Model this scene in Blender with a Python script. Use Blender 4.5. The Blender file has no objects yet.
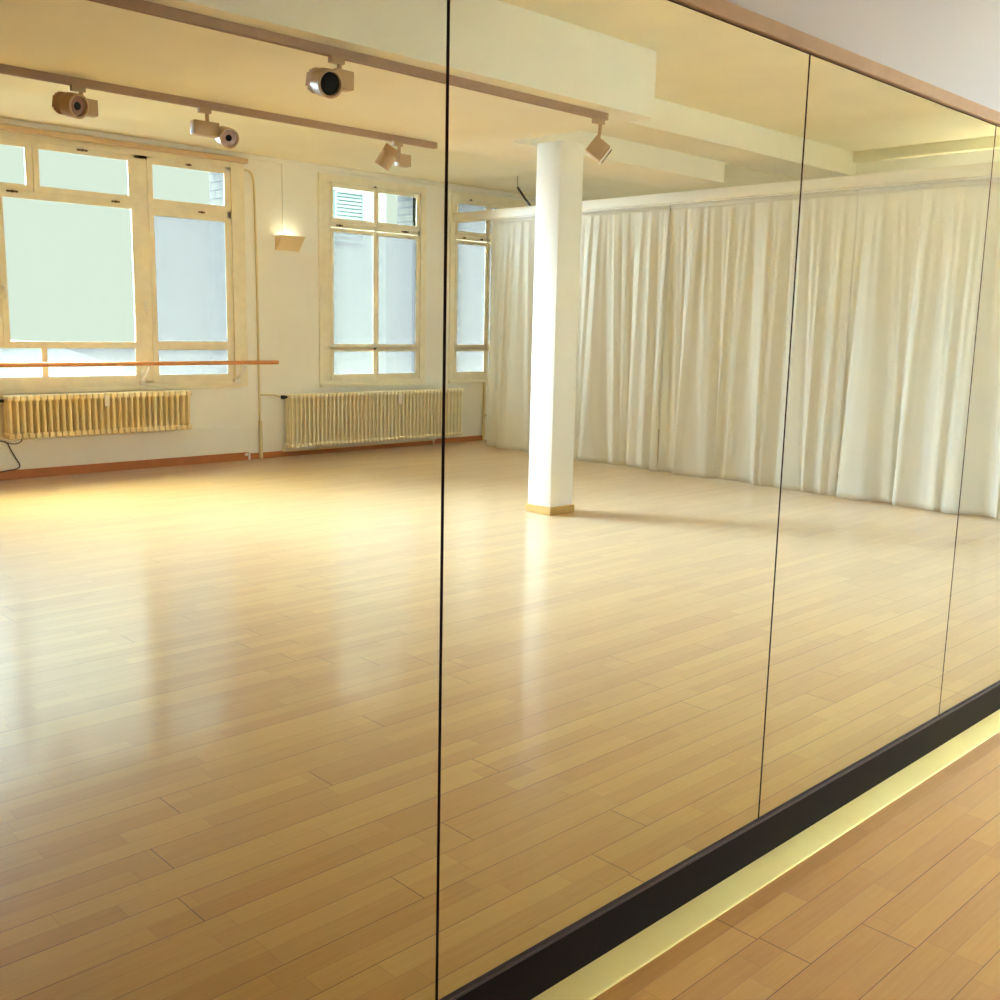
import bpy, bmesh, math, random
from mathutils import Vector, Matrix
random.seed(7)
S = bpy.context.scene
COL = S.collection
D = 1.44            # camera to mirror
# All lengths are written as distance "v" measured from the camera through the mirror; the room itself
# lies on the camera's side of the mirror, so a world position is (x, D - v, z): mirror face at y = 0.

# ------------------------------------------------------------------ materials
def nt(name):
    m = bpy.data.materials.new(name); m.use_nodes = True
    t = m.node_tree; t.nodes.clear()
    o = t.nodes.new('ShaderNodeOutputMaterial')
    return m, t, o
def lin(c):
    return tuple(((x/255)/12.92 if x/255 <= .04045 else ((x/255+.055)/1.055)**2.4) for x in c)
def mat(name, rgb, rough=.6, var=.04, scale=6, metal=0., bump=0., bscale=60, spec=.5, coat=0.):
    m, t, o = nt(name)
    p = t.nodes.new('ShaderNodeBsdfPrincipled')
    p.inputs['Roughness'].default_value = rough; p.inputs['Metallic'].default_value = metal
    p.inputs['Specular IOR Level'].default_value = spec
    p.inputs['Coat Weight'].default_value = coat
    c = lin(rgb)
    tc = t.nodes.new('ShaderNodeTexCoord')
    n = t.nodes.new('ShaderNodeTexNoise'); n.inputs['Scale'].default_value = scale; n.inputs['Detail'].default_value = 5
    t.links.new(tc.outputs['Object'], n.inputs['Vector'])
    r = t.nodes.new('ShaderNodeValToRGB')
    r.color_ramp.elements[0].position = .3; r.color_ramp.elements[1].position = .7
    r.color_ramp.elements[0].color = tuple(x*(1-var) for x in c)+(1,)
    r.color_ramp.elements[1].color = tuple(min(1, x*(1+var)) for x in c)+(1,)
    t.links.new(n.outputs['Fac'], r.inputs['Fac']); t.links.new(r.outputs['Color'], p.inputs['Base Color'])
    if bump:
        n2 = t.nodes.new('ShaderNodeTexNoise'); n2.inputs['Scale'].default_value = bscale
        t.links.new(tc.outputs['Object'], n2.inputs['Vector'])
        b = t.nodes.new('ShaderNodeBump'); b.inputs['Strength'].default_value = bump; b.inputs['Distance'].default_value = .01
        t.links.new(n2.outputs['Fac'], b.inputs['Height']); t.links.new(b.outputs['Normal'], p.inputs['Normal'])
    t.links.new(p.outputs[0], o.inputs[0])
    return m

M = {}
M['wall'] = mat('wall_paint', (246, 245, 238), .7, .02, 2, bump=.05)
M['left_wall'] = mat('left_wall_dim_tint', (168, 120, 96), .7, .03, 2)  # invented brown, put in to darken and redden the bounce at the left
M['front_wall'] = mat('front_wall_paint', (214, 217, 214), .7, .015, 2, bump=.05)
M['ceiling'] = mat('ceiling_paint', (244, 238, 212), .75, .03, 1.5, bump=.06, bscale=30)
M['beam'] = mat('beam_paint', (240, 237, 222), .75, .02, 2, bump=.05)
M['column'] = mat('column_paint', (238, 237, 230), .6, .015, 3)
M['frame'] = mat('window_paint', (242, 234, 210), .45, .05, 9)
M['frame2'] = mat('window_paint_pale', (244, 238, 218), .45, .05, 9)
M['head'] = mat('head_box_paint', (212, 184, 146), .5, .05, 9)
M['metal_old'] = mat('old_brass', (96, 78, 56), .4, .1, 20, metal=.6)
M['radiator'] = mat('radiator_enamel', (244, 228, 186), .35, .04, 12)
M['radiator_pale'] = mat('radiator_enamel_pale', (246, 236, 204), .35, .04, 12)
M['white_plastic'] = mat('white_plastic', (240, 236, 226), .35, .02)
M['black_plastic'] = mat('black_plastic', (24, 20, 20), .4, .05)
M['fitting'] = mat('spot_enamel', (188, 160, 124), .4, .03)
M['track'] = mat('track_aluminium', (176, 146, 122), .4, .04, 10)
M['lens'] = mat('spot_lens', (7, 7, 12), .12, .1, spec=.3)
M['reflector'] = mat('spot_reflector', (150, 110, 92), .25, .1, metal=.6)
M['black_board'] = mat('black_board', (9, 6, 14), .5, .12, 12, spec=.15)
M['lip'] = mat('grey_lip', (60, 50, 56), .4, .1, 10)
M['frame_wood'] = mat('mirror_trim_wood', (200, 174, 144), .5, .06, 14)
M['pale_wood'] = mat('pale_wood', (255, 240, 160), .5, .06, 5)
M['base_wood'] = mat('baseboard_wood', (188, 116, 62), .45, .08, 4)
M['col_wood'] = mat('column_base_wood', (206, 168, 96), .45, .08, 6)
M['barre'] = mat('barre_wood', (222, 150, 90), .35, .08, 9, coat=.2)
M['rail'] = mat('rail_paint', (236, 230, 214), .5, .02)
M['pipe'] = mat('pipe_paint', (226, 212, 170), .4, .03)
M['lamp'] = mat('plaster_lamp', (232, 214, 178), .7, .02)
M['dark_backing'] = mat('dark_backing', (30, 24, 24), .7, .05)
M['glass_edge'] = mat('glass_edge', (46, 34, 36), .2, .05)
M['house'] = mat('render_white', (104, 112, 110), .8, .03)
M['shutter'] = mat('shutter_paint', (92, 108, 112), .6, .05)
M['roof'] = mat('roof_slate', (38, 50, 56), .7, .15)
M['scratch'] = mat('plaster_crack', (120, 96, 66), .9, .1)

def mirror_mat():
    m, t, o = nt('mirror_silver')
    g = t.nodes.new('ShaderNodeBsdfGlossy'); g.inputs['Roughness'].default_value = 0.0
    g.inputs['Color'].default_value = (.885, .985, .97, 1)
    t.links.new(g.outputs[0], o.inputs[0]); return m
M['mirror'] = mirror_mat()

def pane_mat(name, frost, tint, frost_rgb):
    m, t, o = nt(name)
    tr = t.nodes.new('ShaderNodeBsdfTransparent'); tr.inputs[0].default_value = (*tint, 1)
    gl = t.nodes.new('ShaderNodeBsdfGlossy'); gl.inputs['Roughness'].default_value = .03
    fr = t.nodes.new('ShaderNodeFresnel'); fr.inputs['IOR'].default_value = 1.1
    mx = t.nodes.new('ShaderNodeMixShader')
    if frost:
        tl = t.nodes.new('ShaderNodeBsdfTranslucent')
        tc = t.nodes.new('ShaderNodeTexCoord'); n = t.nodes.new('ShaderNodeTexNoise')
        n.inputs['Scale'].default_value = 7; n.inputs['Detail'].default_value = 8
        t.links.new(tc.outputs['Object'], n.inputs['Vector'])
        rp = t.nodes.new('ShaderNodeValToRGB')
        rp.color_ramp.elements[0].color = tuple(x*.93 for x in frost_rgb)+(1,); rp.color_ramp.elements[1].color = (*frost_rgb, 1)
        rp.color_ramp.elements[0].position = .35; rp.color_ramp.elements[1].position = .65
        t.links.new(n.outputs['Fac'], rp.inputs['Fac']); t.links.new(rp.outputs['Color'], tl.inputs[0])
        m2 = t.nodes.new('ShaderNodeMixShader'); m2.inputs[0].default_value = frost
        t.links.new(tr.outputs[0], m2.inputs[1]); t.links.new(tl.outputs[0], m2.inputs[2])
        base = m2.outputs[0]
    else:
        base = tr.outputs[0]
    t.links.new(fr.outputs[0], mx.inputs[0]); t.links.new(base, mx.inputs[1]); t.links.new(gl.outputs[0], mx.inputs[2])
    t.links.new(mx.outputs[0], o.inputs[0]); return m
M['clear'] = pane_mat('clear_glass', 0, (.97, .98, .96), None)
M['frosted'] = pane_mat('frosted_glass', .62, (.88, .88, .84), (.082, .078, .076))

def fabric_mat():
    m, t, o = nt('curtain_cotton')
    p = t.nodes.new('ShaderNodeBsdfDiffuse'); p.inputs[0].default_value = (.93, .92, .86, 1)
    tl = t.nodes.new('ShaderNodeBsdfTranslucent'); tl.inputs[0].default_value = (.93, .91, .84, 1)
    mx = t.nodes.new('ShaderNodeMixShader'); mx.inputs[0].default_value = .5
    tc = t.nodes.new('ShaderNodeTexCoord'); w = t.nodes.new('ShaderNodeTexNoise'); w.inputs['Scale'].default_value = 260
    b = t.nodes.new('ShaderNodeBump'); b.inputs['Strength'].default_value = .08; b.inputs['Distance'].default_value = .002
    t.links.new(tc.outputs['Object'], w.inputs['Vector']); t.links.new(w.outputs['Fac'], b.inputs['Height'])
    t.links.new(b.outputs['Normal'], p.inputs['Normal'])
    t.links.new(p.outputs[0], mx.inputs[1]); t.links.new(tl.outputs[0], mx.inputs[2]); t.links.new(mx.outputs[0], o.inputs[0])
    return m
M['fabric'] = fabric_mat()

def brick_mat():
    m, t, o = nt('pale_brick')
    p = t.nodes.new('ShaderNodeBsdfPrincipled'); p.inputs['Roughness'].default_value = .9
    tc = t.nodes.new('ShaderNodeTexCoord'); mp = t.nodes.new('ShaderNodeCombineXYZ'); sx = t.nodes.new('ShaderNodeSeparateXYZ')
    br = t.nodes.new('ShaderNodeTexBrick'); br.inputs['Scale'].default_value = 1
    br.inputs['Brick Width'].default_value = .2; br.inputs['Row Height'].default_value = .085; br.inputs['Mortar Size'].default_value = .008
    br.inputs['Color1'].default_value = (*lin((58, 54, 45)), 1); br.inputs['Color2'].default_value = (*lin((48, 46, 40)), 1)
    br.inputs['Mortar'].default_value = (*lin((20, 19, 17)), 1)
    t.links.new(tc.outputs['Object'], sx.inputs[0]); t.links.new(sx.outputs[1], mp.inputs[0]); t.links.new(sx.outputs[2], mp.inputs[1]); t.links.new(mp.outputs[0], br.inputs['Vector'])
    t.links.new(br.outputs['Color'], p.inputs['Base Color']); t.links.new(p.outputs[0], o.inputs[0]); return m
M['brick'] = brick_mat()

def floor_mat():
    m, t, o = nt('beech_strip_floor')
    N = t.nodes.new; L = t.links.new
    def math_(op, a, b=None, c=None):
        n = N('ShaderNodeMath'); n.operation = op
        for i, v in enumerate((a, b, c)):
            if v is None: continue
            if isinstance(v, (int, float)): n.inputs[i].default_value = v
            else: L(v, n.inputs[i])
        return n.outputs[0]
    tc = N('ShaderNodeTexCoord'); sp = N('ShaderNodeSeparateXYZ'); L(tc.outputs['Object'], sp.inputs[0])
    x, y = sp.outputs[0], sp.outputs[1]
    W = .072
    ys = math_('ADD', y, .355)
    row = math_('FLOOR', math_('DIVIDE', ys, W))
    brd = math_('FLOOR', math_('DIVIDE', ys, 2*W))
    def white(a, b):
        cb = N('ShaderNodeCombineXYZ'); 
        for i, v in enumerate((a, b)):
            if isinstance(v, (int, float)): cb.inputs[i].default_value = v
            else: L(v, cb.inputs[i])
        w = N('ShaderNodeTexWhiteNoise'); w.noise_dimensions = '3D'; L(cb.outputs[0], w.inputs['Vector']); return w.outputs['Value']
    SL = .62
    xs = math_('ADD', math_('DIVIDE', x, SL), math_('MULTIPLY', white(row, 3.1), 17.))
    st = math_('FLOOR', xs)
    rnd = white(row, st)
    BL = 2.2
    xb = math_('ADD', math_('DIVIDE', x, BL), math_('MULTIPLY', white(brd, 9.7), 11.))
    rb = white(brd, math_('FLOOR', xb))
    # grain
    mp = N('ShaderNodeMapping'); mp.inputs['Scale'].default_value = (2.2, 42, 1)
    sh = N('ShaderNodeCombineXYZ'); L(math_('MULTIPLY', rnd, 31.), sh.inputs[0]); L(math_('MULTIPLY', rnd, 7.), sh.inputs[1])
    va = N('ShaderNodeVectorMath'); va.operation = 'ADD'; L(tc.outputs['Object'], va.inputs[0]); L(sh.outputs[0], va.inputs[1])
    L(va.outputs[0], mp.inputs[0])
    gn = N('ShaderNodeTexNoise'); gn.inputs['Scale'].default_value = 2.; gn.inputs['Detail'].default_value = 6; L(mp.outputs[0], gn.inputs['Vector'])
    tone = math_('ADD', math_('MULTIPLY', rnd, .38), math_('MULTIPLY', rb, .2))
    tone = math_('ADD', tone, math_('MULTIPLY', gn.outputs['Fac'], .5))
    rp = N('ShaderNodeValToRGB'); e = rp.color_ramp.elements
    e[0].position = .1; e[1].position = .95
    e[0].color = (*lin(FLOOR_DARK), 1); e[1].color = (*lin(FLOOR_LIGHT), 1)
    L(tone, rp.inputs['Fac'])
    # joints
    def edge(v, w):      # 1 on the line
        f = math_('FRACT', v); d = math_('MINIMUM', f, math_('SUBTRACT', 1., f)); return math_('LESS_THAN', d, w)
    big = edge(math_('DIVIDE', ys, 2*W), .0085)
    small = math_('MULTIPLY', edge(math_('DIVIDE', ys, W), .010), .35)
    endj = math_('MULTIPLY', edge(xs, .0014), .3)
    bend = math_('MULTIPLY', edge(xb, .0006), 1.)
    # how open a long joint is differs from board to board
    wide = math_('ADD', .4, math_('MULTIPLY', white(math_('ROUND', math_('DIVIDE', ys, 2*W)), 5.), .6))
    j = math_('MAXIMUM', math_('MULTIPLY', big, wide), math_('MAXIMUM', small, math_('MAXIMUM', endj, bend)))
    mx = N('ShaderNodeMixRGB'); mx.inputs[2].default_value = (*lin((58, 30, 16)), 1)
    L(math_('MULTIPLY', j, .95), mx.inputs[0]); L(rp.outputs['Color'], mx.inputs[1])
    p = N('ShaderNodeBsdfPrincipled'); L(mx.outputs[0], p.inputs['Base Color'])
    p.inputs['Specular IOR Level'].default_value = FLOOR_SPEC
    p.inputs['Sheen Weight'].default_value = .5; p.inputs['Sheen Tint'].default_value = (1, .97, .82, 1); p.inputs['Sheen Roughness'].default_value = .33; p.inputs['Coat Weight'].default_value = .6; p.inputs['Coat Roughness'].default_value = .14; p.inputs['Coat IOR'].default_value = 1.4
    rn = N('ShaderNodeTexNoise'); rn.inputs['Scale'].default_value = 3.; rn.inputs['Detail'].default_value = 4; L(tc.outputs['Object'], rn.inputs['Vector'])
    L(math_('ADD', FLOOR_ROUGH, math_('MULTIPLY', rn.outputs['Fac'], .08)), p.inputs['Roughness'])
    b = N('ShaderNodeBump'); b.inputs['Strength'].default_value = .25; b.inputs['Distance'].default_value = .002
    cup = math_('ADD', math_('MULTIPLY', j, -1.), math_('MULTIPLY', rnd, .25))
    L(cup, b.inputs['Height']); L(b.outputs['Normal'], p.inputs['Normal'])
    L(p.outputs[0], o.inputs[0]); return m
FLOOR_DARK, FLOOR_LIGHT, FLOOR_SPEC, FLOOR_ROUGH = (188, 131, 60), (218, 171, 88), .5, .28
M['floor'] = floor_mat()

# ------------------------------------------------------------------ mesh helpers
K = 1.0                      # ceiling fittings are measured on a nearer plane and carried out by this factor
class MB:
    """Collects shapes (in x, v, z) for ONE mesh object."""
    def __init__(s): s.v = []; s.f = []
    def raw(s, vs, fs):
        k = len(s.v); s.v += [tuple(p) for p in vs]; s.f += [tuple(i+k for i in f) for f in fs]; return s
    def box(s, x0, x1, v0, v1, z0, z1, bev=0., seg=2, mtx=None):
        bm = bmesh.new(); bmesh.ops.create_cube(bm, size=1)
        for p in bm.verts:
            p.co = Vector(((x0+x1)/2+p.co.x*(x1-x0), (v0+v1)/2+p.co.y*(v1-v0), (z0+z1)/2+p.co.z*(z1-z0)))
        if bev: bmesh.ops.bevel(bm, geom=bm.edges[:], offset=bev, segments=seg, profile=.5, affect='EDGES')
        if mtx is not None: bm.transform(mtx)
        bm.verts.index_update()
        s.raw([p.co[:] for p in bm.verts], [[q.index for q in f.verts] for f in bm.faces]); bm.free(); return s
    def ring(s, x0, x1, z0, z1, a0, a1, b0, b1, v0, v1):
        """rectangular frame: outer rectangle x0..x1, z0..z1, hole a0..a1, b0..b1, depth v0..v1"""
        o = [(x0, z0), (x1, z0), (x1, z1), (x0, z1)]; i = [(a0, b0), (a1, b0), (a1, b1), (a0, b1)]
        vs = [(x, v0, z) for x, z in o]+[(x, v0, z) for x, z in i]+[(x, v1, z) for x, z in o]+[(x, v1, z) for x, z in i]
        fs = []
        for k in range(4):
            n = (k+1) % 4
            fs += [(k, n, n+4, k+4), (k+8, k+12, n+12, n+8), (k, k+8, n+8, n), (k+4, n+4, n+12, k+12)]
        return s.raw(vs, fs)
    def lathe(s, c, axis, prof, n=28, up=(0, 0, 1), cap=True):
        """prof: (distance along axis, radius)"""
        a = Vector(axis).normalized(); u = Vector(up)
        if abs(a.dot(u)) > .95: u = Vector((1, 0, 0))
        e1 = a.cross(u).normalized(); e2 = e1.cross(a)
        vs = []; fs = []
        for t, r in prof:
            for k in range(n):
                g = 2*math.pi*k/n; vs.append(Vector(c)+a*t+e1*(r*math.cos(g))+e2*(r*math.sin(g)))
        for j in range(len(prof)-1):
            for k in range(n):
                q = (k+1) % n; fs.append((j*n+k, j*n+q, (j+1)*n+q, (j+1)*n+k))
        if cap:
            fs.append(tuple(range(n))[::-1]); fs.append(tuple((len(prof)-1)*n+k for k in range(n)))
        return s.raw(vs, fs)
    def tube(s, pts, r, n=10):
        pts = [Vector(p) for p in pts]; vs = []; fs = []; m = len(pts); ref = None
        for i, p in enumerate(pts):
            d = (pts[min(i+1, m-1)]-pts[max(i-1, 0)]).normalized()
            if ref is None:
                ref = Vector((0, 0, 1)) if abs(d.z) < .9 else Vector((1, 0, 0))
            e1 = d.cross(ref).normalized(); e2 = e1.cross(d).normalized(); ref = e2
            rr = r[i] if isinstance(r, (list, tuple)) else r
            for k in range(n):
                g = 2*math.pi*k/n; vs.append(p+e1*(rr*math.cos(g))+e2*(rr*math.sin(g)))
        for i in range(m-1):
            for k in range(n):
                q = (k+1) % n; fs.append((i*n+k, i*n+q, (i+1)*n+q, (i+1)*n+k))
        fs.append(tuple(range(n))[::-1]); fs.append(tuple((m-1)*n+k for k in range(n)))
        return s.raw(vs, fs)
    def build(s, name, material, parent=None, smooth=True):
        off = Vector(parent['base']) if parent is not None else Vector((0, 0, 0))
        me = bpy.data.meshes.new(name)
        me.from_pydata([(p[0]*K-off.x, D-p[1]*K-off.y, 1.5+(p[2]-1.5)*K-off.z) for p in s.v], [], s.f); me.update()
        bm = bmesh.new(); bm.from_mesh(me); bmesh.ops.recalc_face_normals(bm, faces=bm.faces[:]); bm.to_mesh(me); bm.free()
        if smooth:
            for p in me.polygons: p.use_smooth = True
            me.set_sharp_from_angle(angle=math.radians(38))
        me.materials.append(material)
        ob = bpy.data.objects.new(name, me); COL.objects.link(ob)
        if parent is not None:
            ob.parent = parent; ob['base'] = parent['base']
        return ob
def smoothpts(pts, n=6):
    pts = [Vector(p) for p in pts]; out = []
    for i in range(len(pts)-1):
        p0 = pts[max(i-1, 0)]; p1 = pts[i]; p2 = pts[i+1]; p3 = pts[min(i+2, len(pts)-1)]
        for k in range(n):
            t = k/n; out.append(.5*((2*p1)+(p2-p0)*t+(2*p0-5*p1+4*p2-p3)*t*t+(3*p1-p0-3*p2+p3)*t**3))
    out.append(pts[-1]); return out
def tag(o, label=None, cat=None, group=None, kind=None):
    for k, v in (('label', label), ('category', cat), ('group', group), ('kind', kind)):
        if v: o[k] = v
    return o
def thing(name, label, cat, x, v, z, group=None, kind=None):
    o = bpy.data.objects.new(name, None); COL.objects.link(o); o.empty_display_size = .1
    x, v, z = x*K, v*K, 1.5+(z-1.5)*K
    o.location = (x, D-v, z); o['base'] = [x, D-v, z]
    return tag(o, label, cat, group, kind)
def struct(name, mb, material, label, cat):
    return tag(mb.build(name, material, None, smooth=False), label, cat, None, 'structure')

# ------------------------------------------------------------------ room shell
LAMP = 45.
WV = 9.97                    # inner face of the window wall
XL, XR, XP = -1.1, 12.6, 10.25
ZC, ZW = 3.332, 3.22
struct('floor', MB().box(XL-.1, XR+.1, D-.05, WV+.1, -.12, 0), M['floor'], 'beech strip floor boards running along the mirror wall', 'floor')
struct('ceiling', MB().box(XL-.1, XR+.1, D-.05, 6.5, ZC, ZC+.15).box(XL-.1, XR+.1, 6.5, WV+.1, ZW, ZC+.15), M['ceiling'], 'cream painted plaster ceiling of the studio', 'ceiling')
struct('wall_left', MB().box(XL-.15, XL, D, WV, 0, ZC), M['left_wall'], 'unseen left end wall of the studio, its brown added to dim the light', 'wall')
struct('wall_right', MB().box(XP, XP+.12, D, 5.7, 0, ZC).box(XP+.12, XR, 5.58, 5.7, 0, ZC).box(XR, XR+.12, 5.58, WV, 0, ZC), M['wall'], 'cream end wall behind the white curtain', 'wall')
struct('wall_front', MB().box(XL-.1, XP+.1, D-.2, D-.012, 0, ZC), M['front_wall'], 'white wall carrying the mirrors', 'wall')
struct('trim_1', MB().box(XP-.09, XP, D, 5.43, 3.225, ZC, .01), M['ceiling'], 'cove strip at the ceiling above the curtain', 'trim')

OPEN = [(1.80, 5.72, .84, 3.10), (6.80, 8.24, .80, 3.09), (8.72, 9.92, .80, 3.09), (10.6, 12.1, .80, 3.09)]     # x0 x1 z0 z1 of wall openings
wb = MB(); px = XL-.1
for x0, x1, z0, z1 in OPEN:
    wb.box(px, x0, WV, WV+.32, 0, ZC); wb.box(x0, x1, WV, WV+.32, 0, z0); wb.box(x0, x1, WV, WV+.32, z1, ZC); px = x1
wb.box(px, XR+.1, WV, WV+.32, 0, ZC)
struct('wall_back', wb, M['wall'], 'cream window wall opposite the mirrors', 'wall')
struct('trim_2', MB().box(XL, XR, WV-.035, WV, 3.17, ZW, .008), M['wall'], 'cornice moulding along the top of the window wall', 'trim')
struct('trim_3', MB().box(1.2, 5.70, WV-.022, WV, .0, .36, .004), M['wall'], 'low plinth ledge below the first radiator', 'trim')
struct('baseboard_back', MB().box(1.2, 5.76, WV-.04, WV-.022, 0, .085, .004).box(5.76, 9.29, WV-.018, WV, 0, .065, .004), M['base_wood'], 'reddish wooden baseboard along the window wall', 'baseboard')

# dropped ceiling structure
K = 1.065
YA, YB, YC, YD = 4.28, 5.10, 5.58, 6.22
ZS, ZB = 2.82, 3.0; ZK = 3.225
struct('trim_4', MB().box(XL, 5.42, YA, YC, ZS, ZK), M['beam'], 'white dropped ceiling box in front of the column', 'beam')
struct('trim_5', MB().box(5.42, 9.70, YB, YC, ZB, ZK), M['beam'], 'white cross beam running to the end wall', 'beam')
struct('trim_6', MB().box(XL, 8.12, YC, YD, ZS, ZK), M['beam'], 'white deep beam resting on the column', 'beam')

K = 1.0
# ------------------------------------------------------------------ windows
def window(n, label, casing, opening, frames, panes, handles, bricks, fm, sill):
    w = thing('window_%d' % n, label, 'window', (casing[0]+casing[1])/2, WV, casing[2], None, 'structure')
    MB().ring(*casing, *opening, WV-.022, WV+.02).build('casing', fm, w, False)
    b = MB()
    for r in frames: b.box(r[0], r[1], WV-.003, WV+.03, r[2], r[3])
    b.build('mullion_frame', fm, w, False)
    for (o, i, k) in panes:
        MB().ring(*o, *i, WV-.012, WV-.002).build('sash', fm, w, False)
        MB().box(i[0]-.004, i[1]+.004, WV-.0112, WV-.0092, i[2]-.004, i[3]+.004).build('pane', M['frosted' if k else 'clear'], w, False)
    for (hx, hz, hl, vert) in handles:
        h = MB()
        if vert:
            h.box(hx-.012, hx+.012, WV-.022, WV-.01, hz-.05, hz+.05, .004); h.tube([(hx, WV-.012, hz), (hx, WV-.05, hz), (hx, WV-.055, hz-hl)], .008, 8)
        else:
            h.box(hx-hl/2, hx+hl/2, WV-.022, WV-.01, hz-.008, hz+.008, .003); h.lathe((hx, WV-.01, hz), (0, -1, 0), [(0, .012), (.02, .012), (.024, .007)], 10)
        h.build('handle' if vert else 'latch', M['white_plastic'] if vert else M['metal_old'], w)
    MB().box(*sill, .006).build('sill', fm, w, False)
    for (bx0, bx1) in bricks:
        MB().box(bx0, bx1, WV+.031, WV+.34, opening[2], opening[3]).build('brick_reveal', M['brick'], w, False)
    return w
F1 = []; P1 = []
# rows z: transom 2.66-3.0, main 1.27-2.52, low .935-1.19
def sash(x0, x1, z0, z1, k, l=.055, r=.055, b=.055, t=.045):
    return ((x0-l, x1+r, z0-b, z1+t), (x0, x1, z0, z1), k)
P1 = [sash(4.785, 5.56, 2.665, 2.99, 0), sash(4.785, 5.56, 1.275, 2.505, 1), sash(4.785, 5.56, .935, 1.19, 1, t=.03, b=.06),
      sash(3.70, 4.535, 2.67, 2.995, 0, r=.07), sash(2.75, 3.575, 2.67, 2.995, 0), sash(2.0, 2.62, 2.67, 2.995, 0),
      sash(3.365, 4.552, 1.265, 2.545, 0, b=.04), sash(2.0, 3.25, 1.265, 2.545, 0, b=.04),
      sash(3.685, 4.545, .935, 1.205, 1, l=.02, t=.02, b=.06), sash(2.0, 3.635, .935, 1.205, 1, r=.032, t=.02, b=.06)]
F1 = [(5.60, 5.66, .84, 3.1), (1.83, 1.96, .84, 3.1), (2.63, 2.70, 2.6, 3.08), (4.60, 4.735, .84, 3.10), (1.86, 4.62, 2.575, 2.63), (4.72, 5.64, 2.55, 2.62), (1.86, 4.62, 1.215, 1.235), (4.72, 5.64, 1.20, 1.23), (3.29, 3.325, 1.2, 2.58), (3.628, 3.648, 2.6, 3.08), (1.84, 5.72, .84, .88), (1.84, 5.72, 3.03, 3.10)]
window(1, 'wide cream window with the big clear pane above the first radiator', (1.70, 5.79, .80, 3.12), (1.84, 5.64, .86, 3.06), F1, P1,
       [(3.33, 1.75, .1, 1), (4.66, 1.62, .08, 1), (4.1, 3.035, .10, 0), (5.17, 3.03, .06, 0), (3.45, 2.6, .1, 0), (4.4, 2.6, .08, 0), (5.3, 2.58, .07, 0)], [(5.58, 5.8)], M['frame'],
       (1.70, 5.70, WV-.05, WV, .79, .83))
F2 = [(6.83, 6.89, .82, 3.09), (8.15, 8.2, .82, 3.09), (6.84, 8.19, 3.03, 3.08), (6.84, 8.19, 2.56, 2.61), (6.84, 8.19, 1.205, 1.235), (6.84, 8.19, .82, .86), (7.50, 7.53, .84, 3.05)]
P2 = []
for (a, b) in ((6.915, 7.48), (7.555, 8.125)):
    P2 += [sash(a, b, 2.665, 3.0, 0, .033, .033), sash(a, b, 1.255, 2.51, 1, .033, .033), sash(a, b, .905, 1.17, 1, .033, .033)]
window(2, 'cream double casement window with frosted panes above the second radiator', (6.72, 8.27, .77, 3.135), (6.84, 8.19, .84, 3.05), F2, P2,
       [(7.515, 1.62, .09, 1), (7.5, 3.055, .08, 0), (7.0, 2.585, .09, 0), (7.95, 2.585, .1, 0), (7.5, 1.2, .03, 0)], [(8.10, 8.3)], M['frame2'],
       (6.72, 8.27, WV-.05, WV, .765, .80))
F3 = [(8.74, 8.775, .82, 3.09), (9.855, 9.89, .82, 3.09), (8.75, 9.88, 3.03, 3.08), (8.75, 9.88, 2.56, 2.61), (8.75, 9.88, 1.205, 1.235), (8.75, 9.88, .82, .86), (9.30, 9.33, .84, 3.05)]
P3 = []
for (a, b) in ((8.80, 9.275), (9.355, 9.83)):
    P3 += [sash(a, b, 2.665, 3.0, 1, .033, .033), sash(a, b, 1.255, 2.51, 1, .033, .033), sash(a, b, .905, 1.17, 1, .033, .033)]
window(3, 'cream casement window half hidden by the curtain edge', (8.67, 9.97, .77, 3.135), (8.75, 9.88, .84, 3.05), F3, P3,
       [(9.0, 3.055, .06, 0), (8.9, 2.585, .05, 0), (9.2, 2.585, .05, 0)], [], M['frame2'],
       (8.67, 9.97, WV-.05, WV, .765, .80))
MB().box(1.5, 5.80, WV-.10, WV-.036, 3.112, 3.158, .006).build('trim_7', M['head'], None, False)
tag(bpy.data.objects['trim_7'], 'brownish blind box along the head of the wide window', 'trim', None, 'structure')
P4 = []; F4 = [(a_+dx, b_+dx, c_, d_) for dx in (3.88,) for a_, b_, c_, d_ in F2]  # unseen window, added to light the curtain from behind
for (a, b) in ((10.795, 11.36), (11.435, 12.005)):
    P4 += [sash(a, b, z0_, z1_, 1, .033, .033) for z0_, z1_ in ((2.665, 3.0), (1.255, 2.51), (.905, 1.17))]
window(4, 'unseen double casement window added behind the curtain to backlight it', (10.60, 12.15, .77, 3.135), (10.72, 12.07, .84, 3.05), F4, P4, [(11.395, 1.62, .09, 1)], [], M['frame2'], (10.60, 12.15, WV-.05, WV, .765, .80))
# ------------------------------------------------------------------ mirror wall
PW = 1.195; PX = 1.2395
MIR = [(-1, 'mirror panel at the far left end, beside the left wall'), (0, 'leftmost mirror panel, showing the wide window and the first radiator'),
       (1, 'mirror panel showing the white column and the square spotlight'), (2, 'mirror panel showing only curtain and bare floor'),
       (3, 'narrow sliver of mirror panel at the right edge of the picture'), (4, 'mirror panel next but one to the end wall, right of the picture edge')]
for k, lab in MIR:
    x1 = PX+PW*k; x0 = x1-PW
    if k == -1: x0 = XL+.12
    o = thing('mirror_panel', lab, 'mirror', (x0+x1)/2, D+.003, .137, 'mirror panels along the wall')
    g = .0018
    MB().box(x0+g, x1-g, D, D+.005, .137, 2.187, .0018, 1).build('glass_edge', M['glass_edge'], o, False)
    MB().box(x0+g+.002, x1-g-.002, D+.005, D+.0056, .139, 2.185).build('mirror_face', M['mirror'], o, False)
struct('trim_8', MB().box(XL, 6.1, D-.012, D, .12, 2.20), M['dark_backing'], 'dark backing board behind the mirrors', 'trim')
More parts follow.
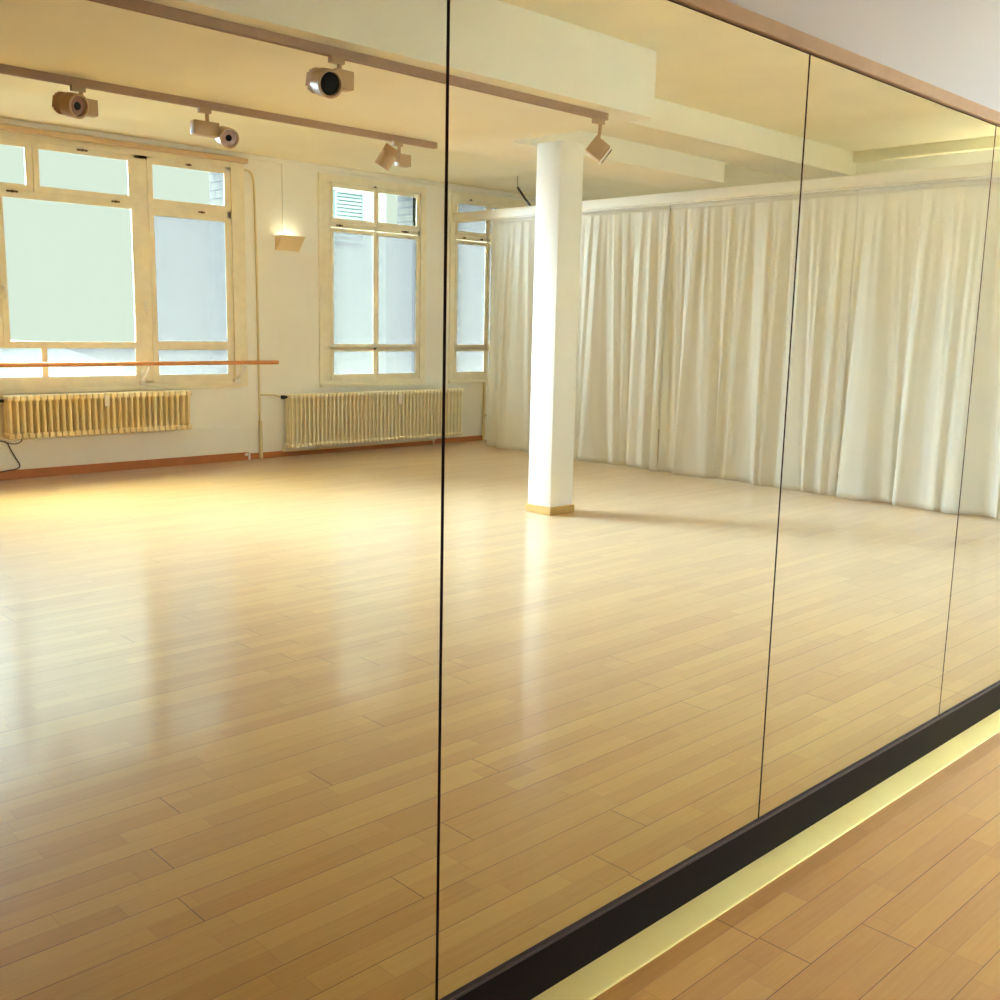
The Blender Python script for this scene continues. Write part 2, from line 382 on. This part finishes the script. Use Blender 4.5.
struct('trim_9', MB().box(XL, 6.1, D-.012, D+.018, 2.190, 2.226, .003), M['frame_wood'], 'pinkish wooden strip along the top of the mirrors', 'trim')
struct('baseboard_front', MB().box(XL, 6.1, D-.012, D+.010, 0.006, .128, .003), M['black_board'], 'black kickboard below the mirrors', 'baseboard')
struct('trim_10', MB().box(XL, 6.1, D-.012, D+.013, .127, .137, .002), M['lip'], 'dark grey holding lip under the mirrors', 'trim')
struct('trim_11', MB().raw([(x_, v_, z_) for x_ in (XL, 6.1) for v_, z_ in ((D+.011, 0), (D+.088, 0), (D+.088, .003), (D+.085, .005), (D+.011, .017))], [(0, 1, 2, 3, 4), (9, 8, 7, 6, 5)]+[(i_, (i_+1) % 5, (i_+1) % 5+5, i_+5) for i_ in range(5)]), M['pale_wood'], 'pale yellow wooden border strip on the floor below the black kickboard', 'trim')

# ------------------------------------------------------------------ column
c = thing('column', 'square white column standing free in the middle of the floor', 'column', 6.10, 5.72, 0)
MB().box(5.970, 6.236, 5.594, 5.850, 0, 2.905, .008, 2).build('shaft', M['column'], c)
MB().box(5.956, 6.250, 5.580, 5.864, 0, .066, .004, 1).build('base_trim', M['col_wood'], c)['label'] = 'pale wooden base trim'

# ------------------------------------------------------------------ radiators
def section(x, w, z0, z1, v0, v1, slim):
    """one column element: rounded tubes front to back, joined by knuckled headers"""
    b = MB(); n = 3; rv = (v1-v0)/(2*n)*.86; rx = w*(.31 if not slim else .29); h = .055 if not slim else .045
    for i in range(n):
        vc = v0+(i+.5)*(v1-v0)/n
        ring = []; nn = 12
        zs = [z0+h*.55, z0+h*.8, z1-h*.8, z1-h*.55]; sc = [1.0, .9, .9, 1.0]
        vs = []; fs = []
        for j, (zz, s_) in enumerate(zip(zs, sc)):
            for k in range(nn):
                g = 2*math.pi*k/nn; vs.append((x+rx*s_*math.cos(g), vc+rv*s_*math.sin(g), zz))
        for j in range(3):
            for k in range(nn):
                q = (k+1) % nn; fs.append((j*nn+k, j*nn+q, (j+1)*nn+q, (j+1)*nn+k))
        b.raw(vs, fs)
    b.box(x-w*.46, x+w*.46, v0, v1, z0, z0+h, w*.26, 3); b.box(x-w*.46, x+w*.46, v0, v1, z1-h, z1, w*.26, 3)
    # hub between the elements
    for zz in (z0+h*.5, z1-h*.5):
        b.lathe((x-w*.5, (v0+v1)/2, zz), (1, 0, 0), [(0, h*.36), (w, h*.36)], 12)
    return b
def radiator(label, x0, x1, n, z0, z1, v0, v1, slim, m):
    w = (x1-x0)/n
    r = thing('radiator', label, 'radiator', (x0+x1)/2, WV, z0, 'radiators under the windows')
    first = section(x0+w/2, w, z0, z1, v0, v1, slim).build('section', m, r)
    for k in range(1, n):
        o = first.copy(); COL.objects.link(o); o.parent = r; o.location = (k*w, 0, 0)
    for fx in (x0+.25*(x1-x0), x0+.75*(x1-x0)):
        MB().box(fx-.012, fx+.012, (v0+v1)/2, WV-.02, z0+.03, z0+.055, .003).build('wall_bracket', M['pipe'], r)
    return r
r1 = radiator('low cream radiator with wide ribs under the wide window', 3.235, 5.035, 30, .385, .785, 9.76, 9.93, False, M['radiator'])
MB().box(4.125, 4.175, 9.748, 9.762, .66, .765, .004).lathe((4.15, 9.749, .728), (0, -1, 0), [(0, .008), (.003, .008)], 10).build('heat_meter', M['white_plastic'], r1)['label'] = 'small white heat meter'
MB().lathe((3.235, 9.845, .735), (-1, 0, 0), [(0, .014), (.05, .014), (.052, .024), (.10, .022), (.105, .012)], 16).build('valve', M['black_plastic'], r1)['label'] = 'black valve knob'
MB().lathe((5.035, 9.845, .745), (1, 0, 0), [(0, .014), (.02, .014), (.022, .010), (.035, .010)], 12).build('vent_plug', M['black_plastic'], r1)
MB().lathe((4.46, 9.765, .60), (0, -1, 0), [(0, .010), (.012, .010)], 10).build('tap', M['white_plastic'], r1)
r2 = radiator('long pale radiator with thin close ribs under the double casement window', 6.215, 8.785, 46, .11, .705, 9.78, 9.92, True, M['radiator_pale'])
MB().box(7.715, 7.77, 9.768, 9.782, .55, .675, .004).lathe((7.742, 9.769, .635), (0, -1, 0), [(0, .008), (.003, .008)], 10).build('heat_meter', M['white_plastic'], r2)['label'] = 'small white heat meter'
MB().lathe((6.215, 9.85, .675), (-1, 0, 0), [(0, .013), (.03, .013), (.032, .022), (.07, .022), (.075, .012)], 16).build('valve', M['black_plastic'], r2)['label'] = 'dark valve knob'
MB().tube(smoothpts([(6.20, 9.86, .14), (6.17, 9.86, .10), (6.25, 9.86, .075), (7.2, 9.86, .072), (8.28, 9.86, .072), (8.34, 9.86, .06), (8.35, 9.86, .0)]), .010, 10).build('return_pipe', M['pipe'], r2)

# pipes and cable
o = tag(MB().tube(smoothpts([(5.79, WV-.016, 3.055), (5.86, WV-.016, 3.045), (5.90, WV-.016, 2.98), (5.915, WV-.016, 2.7), (5.925, WV-.016, 1.6), (5.93, WV-.016, .4)]), .012, 10)
        .tube([(5.93, WV-.026, .42), (5.93, WV-.026, 0)], .022, 12).build('heating_pipe', M['pipe']), 'tall cream pipe on the wall between the barre end and the pale radiator', 'pipe')
o = tag(MB().tube([(5.95, WV-.018, .70), (6.02, WV-.018, .70), (6.10, WV-.03, .695), (6.13, WV-.11, .678)], .008, 8).build('branch_pipe', M['pipe'], None), 'thin level pipe running to the valve of the pale radiator', 'pipe')
o = tag(MB().tube([(9.29, WV-.02, 0), (9.29, WV-.02, .76)], .016, 10).lathe((9.29, WV-.035, .33), (0, -1, 0), [(0, .012), (.03, .014)], 10).build('riser_pipe', M['pipe'], None), 'short upright pipe beside the lower curtain edge', 'pipe')
o = tag(MB().tube([(5.78, WV-.035, 0), (5.78, WV-.035, .085)], .012, 10).lathe((5.75, WV-.045, .06), (-1, 0, 0), [(0, .016), (.03, .016)], 10).build('pipe_stub', M['white_plastic'], None), 'small white pipe stub at the end of the thick baseboard', 'pipe')
tag(MB().tube(smoothpts([(2.9, 9.93, .378), (3.1, 9.93, .372), (3.20, 9.93, .365), (3.27, 9.935, .345), (3.30, 9.935, .28), (3.345, 9.935, .19), (3.375, 9.935, .125), (3.345, 9.935, .095), (3.26, 9.93, .085), (3.1, 9.925, .06), (3.0, 9.92, .012)]), .005, 8)
    .tube(smoothpts([(3.25, 9.935, .352), (3.31, 9.93, .332), (3.36, 9.93, .33), (3.40, 9.935, .35), (3.405, 9.935, .372)]), .004, 8).build('cable', M['black_plastic'], None), 'black cable dangling below the left end of the low radiator', 'cable')

# ------------------------------------------------------------------ barre
b = thing('ballet_barre', 'wooden ballet barre on white brackets in front of the wide window', 'barre', 3.5, 9.75, 1.06)
MB().lathe((1.0, 9.75, 1.062), (1, 0, 0), [(0, .018), (.004, .021), (5.04, .021), (5.045, .018)], 20).build('rail', M['barre'], b)
for bx in (1.9, 3.25-.9, 4.60, 5.65):
    if bx < 2: continue
    k = MB()
    k.box(bx-.022, bx+.022, WV-.052, WV-.044, .845, 1.00, .003)
    for zz in (.87, .97): k.lathe((bx, WV-.052, zz), (0, -1, 0), [(0, .008), (.004, .006)], 8)
    arm = smoothpts([(bx, WV-.05, .90), (bx, WV-.11, .925), (bx, WV-.18, .99), (bx, WV-.215, 1.032)], 5)
    k.tube(arm, [.017]*len(arm), 10)
    k.box(bx-.05, bx+.05, 9.725, 9.775, 1.030, 1.043, .004)
    k.box(bx-.03, bx+.03, WV-.046, WV-.0, .84, .88, .003)
    k.build('bracket', M['white_plastic'], b)['label'] = 'white curved bracket'

# ------------------------------------------------------------------ wall lamp
gm, gt, go = nt('lamp_glow'); ge = gt.nodes.new('ShaderNodeEmission'); ge.inputs[0].default_value = (1, .95, .78, 1); ge.inputs[1].default_value = LAMP*.5
gt.links.new(ge.outputs[0], go.inputs[0])
gm2 = gm.copy(); gm2.name = 'fill_lamp_glow'; gm2.node_tree.nodes['Emission'].inputs[1].default_value = LAMP*5  # stronger glow for the added lamps on the end wall
gm3 = gm.copy(); gm3.name = 'fill_lamp_glow_bright'; gm3.node_tree.nodes['Emission'].inputs[1].default_value = LAMP*13  # strongest glow, for the added lamps on the mirror wall
wl = thing('wall_lamp', 'wedge-shaped plaster wall lamp between the two windows', 'lamp', 6.33, WV, 2.26, 'plaster wall lamps')
x0, x1, zt, zb, dp = 6.165, 6.46, 2.415, 2.262, .145
w = MB()
outer = [(x0, WV, zb), (x1, WV, zb), (x1, WV-.012, zb), (x0, WV-.012, zb), (x0, WV, zt), (x1, WV, zt), (x1, WV-dp, zt), (x0, WV-dp, zt)]
inner = [(x0+.008, WV-.006, zt), (x1-.008, WV-.006, zt), (x1-.008, WV-dp+.01, zt), (x0+.008, WV-dp+.01, zt), (x0+.008, WV-.006, zb+.03), (x1-.008, WV-.006, zb+.03), (x1-.008, WV-.03, zb+.03), (x0+.008, WV-.03, zb+.03)]
fs = [(0, 1, 2, 3), (3, 2, 6, 7), (0, 3, 7, 4), (1, 5, 6, 2), (0, 4, 5, 1), (4, 7, 11, 8), (7, 6, 10, 11), (6, 5, 9, 10), (5, 4, 8, 9),
      (8, 11, 15, 12), (11, 10, 14, 15), (10, 9, 13, 14), (9, 8, 12, 13), (12, 15, 14, 13)]
w.raw(outer+inner, fs).build('shade', M['lamp'], wl, False)
MB().lathe((6.22, WV-.07, zt-.045), (1, 0, 0), [(0, .010), (.18, .010)], 12).build('bulb', gm, wl)
for x, v, lab in ((5.3, D-.012, 'added unseen fill lamp above the mirrors, first beyond the right edge of the picture'), (6.9, D-.012, 'added unseen fill lamp on the mirror wall past the last mirror'), (8.3, D-.012, 'added unseen fill lamp on the mirror wall beside the curtain rail'), (XP, 2.6, 'added unseen fill lamp on the end wall behind the curtain, nearer the mirrors'), (XP, 4.1, 'added unseen fill lamp on the end wall behind the curtain, nearer the cross beam')):
    c = wl.copy(); COL.objects.link(c); c['label'] = lab  # unseen copies of the wall lamp, added to fill the room with light
    c.location = (x, D-v, 2.30); c.rotation_euler = (0, 0, math.radians(90 if x == XP else 180))
    for ch in list(wl.children):
        d = ch.copy(); COL.objects.link(d); d.parent = c
        if ch.name.startswith('bulb'): d.data = ch.data.copy(); d.data.materials[0] = gm2 if x == XP else gm3
MB().box(6.258, 6.270, WV-.012, WV, 2.415, 3.17, .002).build('cable_duct', M['wall'], wl)
# ------------------------------------------------------------------ ceiling tracks and spots
T1, T2 = 6.06, 4.42
K = 1.065
def track(label, x1, v):
    t = thing('lighting_track', label, 'lighting track', (XL+x1)/2, v, ZS)
    MB().box(XL, x1, v-.020, v-.012, ZS-.042, ZS).box(XL, x1, v+.012, v+.020, ZS-.042, ZS).box(XL, x1, v-.012, v+.012, ZS-.016, ZS).build('channel', M['track'], t, False)
    MB().box(x1, x1+.02, v-.021, v+.021, ZS-.043, ZS, .003).build('end_cap', M['fitting'], t, False)
track('ceiling lighting track nearer the windows, carrying three spotlights', 5.10, T1)
track('ceiling lighting track farther from the windows, carrying two spotlights', 5.10, T2)
def spot(label, xs, v, head, axis, box, r=.066, L=.155, dark=True):
    zt = ZS-.042
    o = thing('track_spotlight', label, 'spotlight', xs, v, zt, 'spotlights on the ceiling tracks')
    hx, hz = head; a = Vector(axis).normalized(); H = Vector((hx, v, hz))
    MB().box(xs-.045, xs+.035, v-.017, v+.017, zt-.030, zt+.004, .004).build('adapter', M['fitting'], o)
    MB().lathe((xs+.012, v, zt-.028), (0, 0, -1), [(0, .012), (zt-.028-box[3], .012)], 12).build('stem', M['fitting'], o)
    MB().box(box[0], box[1], v-.032, v+.032, box[2], box[3], .006).build('gear_box', M['fitting'], o)
    bx = box[0] if hx < (box[0]+box[1])/2 else box[1]
    MB().tube([(bx, v, (box[2]+box[3])/2), tuple(H)], .018, 10).build('joint', M['fitting'], o)
    hd = MB().lathe(H, a, [(-L*.16, .030), (-L*.15, r*.90), (-L*.02, r*.92), (L*.0, r), (L*.5, r*1.02), (L*.52, r*.95), (L*.52, r*.84), (L*.40, r*.80)], 32).build('head', M['fitting'], o)
    f = MB()
    e1 = a.cross(Vector((0, 0, 1))).normalized(); e2 = e1.cross(a)
    for k in range(9):
        q = (k-4)/4*r*.78; hw = math.sqrt(max(.0001, (r*.92)**2-q*q))
        m4 = Matrix((( *e1, 0), (*e2, 0), (*a, 0), (0, 0, 0, 1))).transposed(); m4.translation = H-a*L*.32
        f.box(q-.0025, q+.0025, -hw, hw, -L*.17, L*.17, 0, mtx=m4)
    f.build('heat_sink', M['fitting'], hd)
    MB().lathe(H, a, [(L*.40, r*.80), (L*.41, r*.80)], 28).build('lens', M['lens'] if dark else M['reflector'], hd)
    if not dark: MB().lathe(H, a, [(L*.41, r*.34), (L*.44, r*.30)], 20).build('bulb_cap', M['lens'], hd)
spot('leftmost round spotlight on the track nearer the windows', 2.49, T1, (2.435, 2.672), (.30, -.93, -.20), (2.485, 2.585, 2.625, 2.715), dark=False)
spot('round spotlight above the wide window, its box to the left of the head', 3.265, T1, (3.40, 2.632), (-.18, -.97, -.28), (3.175, 3.345, 2.615, 2.70), r=.060, dark=False)
spot('nearest round spotlight with a black lens facing the mirror', 3.095, T2, (3.012, 2.650), (-.10, -.97, -.26), (3.065, 3.175, 2.632, 2.722), r=.066)
spot('round spotlight tilted down near the end of its track', 4.765, T1, (4.672, 2.668), (-.30, .40, -.80), (4.76, 4.865, 2.615, 2.70), r=.058)
# square spot at the end of the second track
zt = ZS-.042
o = thing('track_spotlight', 'square boxy spotlight hanging beside the white column', 'spotlight', 5.058, T2, zt, 'spotlights on the ceiling tracks')
MB().box(5.003, 5.093, T2-.017, T2+.017, zt-.030, zt+.004, .004).build('adapter', M['fitting'], o)
MB().tube([(5.068, T2, zt-.02), (5.065, T2, zt-.07), (5.055, T2, zt-.12)], .011, 10).build('stem', M['fitting'], o)
a = Vector((.50, -.52, -.55)).normalized(); e1 = a.cross(Vector((0, 0, 1))).normalized(); e2 = e1.cross(a)
m4 = Matrix(((*e1, 0), (*e2, 0), (*a, 0), (0, 0, 0, 1))).transposed(); m4.translation = Vector((5.055, T2, 2.595))
h = MB().box(-.056, .056, -.056, .056, -.06, .05, .006, 2, mtx=m4).build('head', M['fitting'], o)
MB().box(-.058, .058, -.058, .058, .054, .066, .003, 1, mtx=m4).build('rim', M['white_plastic'], h)
MB().box(-.048, .048, -.048, .048, .065, .070, 0, 1, mtx=m4).build('lens', M['lens'], h)

K = 1.0
# ------------------------------------------------------------------ curtain and its rail
XC = 8.72
cr = thing('curtain_rail', 'long white curtain rail running from the window wall to the mirror wall', 'curtain rail', XC, 5.7, 2.755)
MB().box(XC-.02, XC+.02, D-.005, WV, 2.765, 2.868, .004).build('fascia', M['rail'], cr)
MB().box(XC+.0, XC+.05, D-.005, WV-.1, 2.752, 2.768, .002).build('glider_channel', M['white_plastic'], cr)
MB().tube([(XC, 8.61, 2.86), (XC, 8.72, 2.97), (XC, 8.835, 3.095)], .014, 10).tube([(XC, 8.835, 3.09), (XC, 8.845, ZW)], .004, 8).build('brace', M['black_plastic'], cr)['label'] = 'dark slanting brace up to the ceiling'
def fold(v, seed):
    rr = random.Random(seed); return [(rr.uniform(.12, .62), rr.uniform(0, 6.28), rr.uniform(.4, 1.)) for _ in range(7)]
def curtain(label, va, vb, seed, xo):
    rr = random.Random(seed)
    waves = [(rr.uniform(.16, .24), rr.uniform(0, 6.28), .022), (rr.uniform(.30, .42), rr.uniform(0, 6.28), .020), (rr.uniform(.55, .8), rr.uniform(0, 6.28), .018), (rr.uniform(1.1, 1.6), rr.uniform(0, 6.28), .016)]
    fine = [(rr.uniform(.060, .075), rr.uniform(0, 6.28), .005), (rr.uniform(.095, .12), rr.uniform(0, 6.28), .007)]
    drift = [(rr.uniform(.5, 1.4), rr.uniform(0, 6.28), rr.uniform(.02, .05)) for _ in range(3)]
    n = int((vb-va)/.012); nz = 44; vs = []; fs = []
    z1 = 2.750
    for j in range(nz+1):
        t = j/nz; z = z1-(z1-.012)*t                     # t 0 top .. 1 hem
        for i in range(n+1):
            v = va+(vb-va)*i/n
            q = v+sum(a_*math.sin(v*2*math.pi/w_+p_)*t for w_, p_, a_ in drift)*.9
            x = 0
            for w_, p_, a_ in waves:
                s_ = math.sin(q*2*math.pi/w_+p_); x += a_*(.25+.75*t**.7)*(s_*abs(s_)**.35)
            for w_, p_, a_ in fine: x += a_*math.sin(q*2*math.pi/w_+p_)*(1-t)**1.5*(.35+.65*min(1, t*12))
            x *= min(1, .25+t*5)
            dv = .035*t*math.sin(q*2*math.pi/.45+p_)
            zz = z
            if j == nz: zz += .010*max(0, math.sin(v*2*math.pi/.9+seed))
            vs.append((XC+.028+xo+x, min(max(v+dv, va), vb) if 0 < i < n else v, zz))
    for j in range(nz):
        for i in range(n):
            k = j*(n+1)+i; fs.append((k, k+1, k+n+2, k+n+1))
    c_ = thing('curtain', label, 'curtain', XC, (va+vb)/2, 0.012, 'white curtains on the long rail')
    ob = MB().raw(vs, fs).build('fabric', M['fabric'], c_)
    for p in ob.data.polygons: p.use_smooth = True
    so = ob.modifiers.new('thickness', 'SOLIDIFY'); so.thickness = .0025
    tp = MB().box(XC+.018+xo, XC+.034+xo, va, vb, 2.712, 2.751, .002).build('heading_tape', M['fabric'], c_)
curtain('white curtain nearest the windows, partly behind the column', 6.64, 9.30, 3, 0.0)
curtain('white curtain in the middle of the rail, right of the column', 4.60, 6.635, 11, .004)
curtain('white curtain at the end of the rail near the mirrors', 1.75, 4.595, 23, 0.0)

# ceiling cracks
# ------------------------------------------------------------------ outside
hb = thing('neighbouring_building', 'pale building with a slatted shutter outside the double casement window', 'building', 15.9, 22.2, -8)
MB().box(14.6, 16.95, 22.0, 24.5, -8, 7.6).build('facade', M['house'], hb, False)
sb = MB()
for k in range(12): sb.box(15.35, 16.15, 21.95, 22.0, 3.62+k*.09, 3.685+k*.09)
sb.ring(15.3, 16.2, 3.5, 4.75, 15.36, 16.14, 3.56, 4.69, 21.93, 22.01).build('shutter', M['shutter'], hb, False)
ho = thing('low_house', 'low house with a blue grey roof far below the big clear pane', 'house', 14, 40, -9)
MB().box(10.5, 19, 40, 48, -9, -.9).build('walls', M['roof'], ho, False)
MB().raw([(10.2, 39.6, -1.0), (19.4, 39.6, -1.0), (19.4, 48.4, -1.0), (10.2, 48.4, -1.0), (11.5, 44, .75), (16.2, 44, .45)], [(0, 1, 5, 4), (1, 2, 5), (2, 3, 4, 5), (3, 0, 4), (0, 3, 2, 1)]).build('roof', M['roof'], ho, False)

# ------------------------------------------------------------------ sky and light
HOR, ZEN, SUN = .85, 58.0, 80.0
w = bpy.data.worlds.new('hazy_sky'); S.world = w; w.use_nodes = True
t = w.node_tree; t.nodes.clear()
tc = t.nodes.new('ShaderNodeTexCoord'); sp = t.nodes.new('ShaderNodeSeparateXYZ'); t.links.new(tc.outputs['Generated'], sp.inputs[0])
def mrange(src, a, b, c_, d_):
    mr = t.nodes.new('ShaderNodeMapRange'); mr.interpolation_type = 'SMOOTHSTEP'
    for k, v in zip(('From Min', 'From Max', 'To Min', 'To Max'), (a, b, c_, d_)): mr.inputs[k].default_value = v
    t.links.new(src, mr.inputs[0]); return mr.outputs[0]
sky = t.nodes.new('ShaderNodeBackground'); sky.inputs[0].default_value = (.83, .89, .775, 1)
sm = t.nodes.new('ShaderNodeMath'); sm.operation = 'ADD'
t.links.new(mrange(sp.outputs[2], .17, .42, HOR, 4.4), sm.inputs[0]); t.links.new(mrange(sp.outputs[2], .42, .9, 0, ZEN), sm.inputs[1])
t.links.new(sm.outputs[0], sky.inputs[1])
# the sun behind thick haze: a broad bright patch of sky
az, el = math.radians(-17), math.radians(18)
dt = t.nodes.new('ShaderNodeVectorMath'); dt.operation = 'DOT_PRODUCT'; t.links.new(tc.outputs['Generated'], dt.inputs[0])
dt.inputs[1].default_value = (math.sin(az)*math.cos(el), -math.cos(az)*math.cos(el), math.sin(el))
glow = t.nodes.new('ShaderNodeBackground'); glow.inputs[0].default_value = (.86, 1, 1.2, 1)
t.links.new(mrange(dt.outputs['Value'], math.cos(math.radians(32)), math.cos(math.radians(8)), 0, SUN), glow.inputs[1])
ad = t.nodes.new('ShaderNodeAddShader'); t.links.new(sky.outputs[0], ad.inputs[0]); t.links.new(glow.outputs[0], ad.inputs[1])
wo = t.nodes.new('ShaderNodeOutputWorld'); t.links.new(ad.outputs[0], wo.inputs[0])
for k, (x0, x1, z0, z1) in enumerate(OPEN):
    l = bpy.data.lights.new('window_portal', 'AREA'); l.shape = 'RECTANGLE'; l.size = x1-x0; l.size_y = z1-z0; l.cycles.is_portal = True
    o = bpy.data.objects.new('window_portal', l); COL.objects.link(o)
    o.location = ((x0+x1)/2, D-(WV+.36), (z0+z1)/2); o.rotation_euler = (math.radians(90), 0, 0)   # local -Z -> +y (into the room)
# ------------------------------------------------------------------ camera
yaw, pitch, roll = .769212685, .167689275, .0214114856
fw = Vector((math.sin(yaw)*math.cos(pitch), math.cos(yaw)*math.cos(pitch), -math.sin(pitch)))
rt = Vector((math.cos(yaw), -math.sin(yaw), 0)); up = rt.cross(fw)
r = math.cos(roll)*rt+math.sin(roll)*up; u = -math.sin(roll)*rt+math.cos(roll)*up
cd = bpy.data.cameras.new('camera'); cam = bpy.data.objects.new('camera', cd); COL.objects.link(cam)
cd.sensor_fit = 'HORIZONTAL'; cd.sensor_width = 36; cd.lens = 36*1.0279; cd.clip_start = .02; cd.clip_end = 500
cam.matrix_world = Matrix(((r.x, u.x, -fw.x, 0), (r.y, u.y, -fw.y, D-2*D), (r.z, u.z, -fw.z, 1.5), (0, 0, 0, 1)))
S.camera = cam
for o in S.objects:
    if 'base' in o: del o['base']
S.view_settings.view_transform = 'Standard'; S.view_settings.look = 'None'; S.view_settings.gamma = 1; S.view_settings.use_curve_mapping = False
S.view_settings.exposure = .27
try:
    S.cycles.max_bounces = 14; S.cycles.diffuse_bounces = 7; S.cycles.glossy_bounces = 6; S.cycles.transparent_max_bounces = 12
    S.cycles.use_denoising = True; S.cycles.sample_clamp_indirect = 0
except Exception: pass
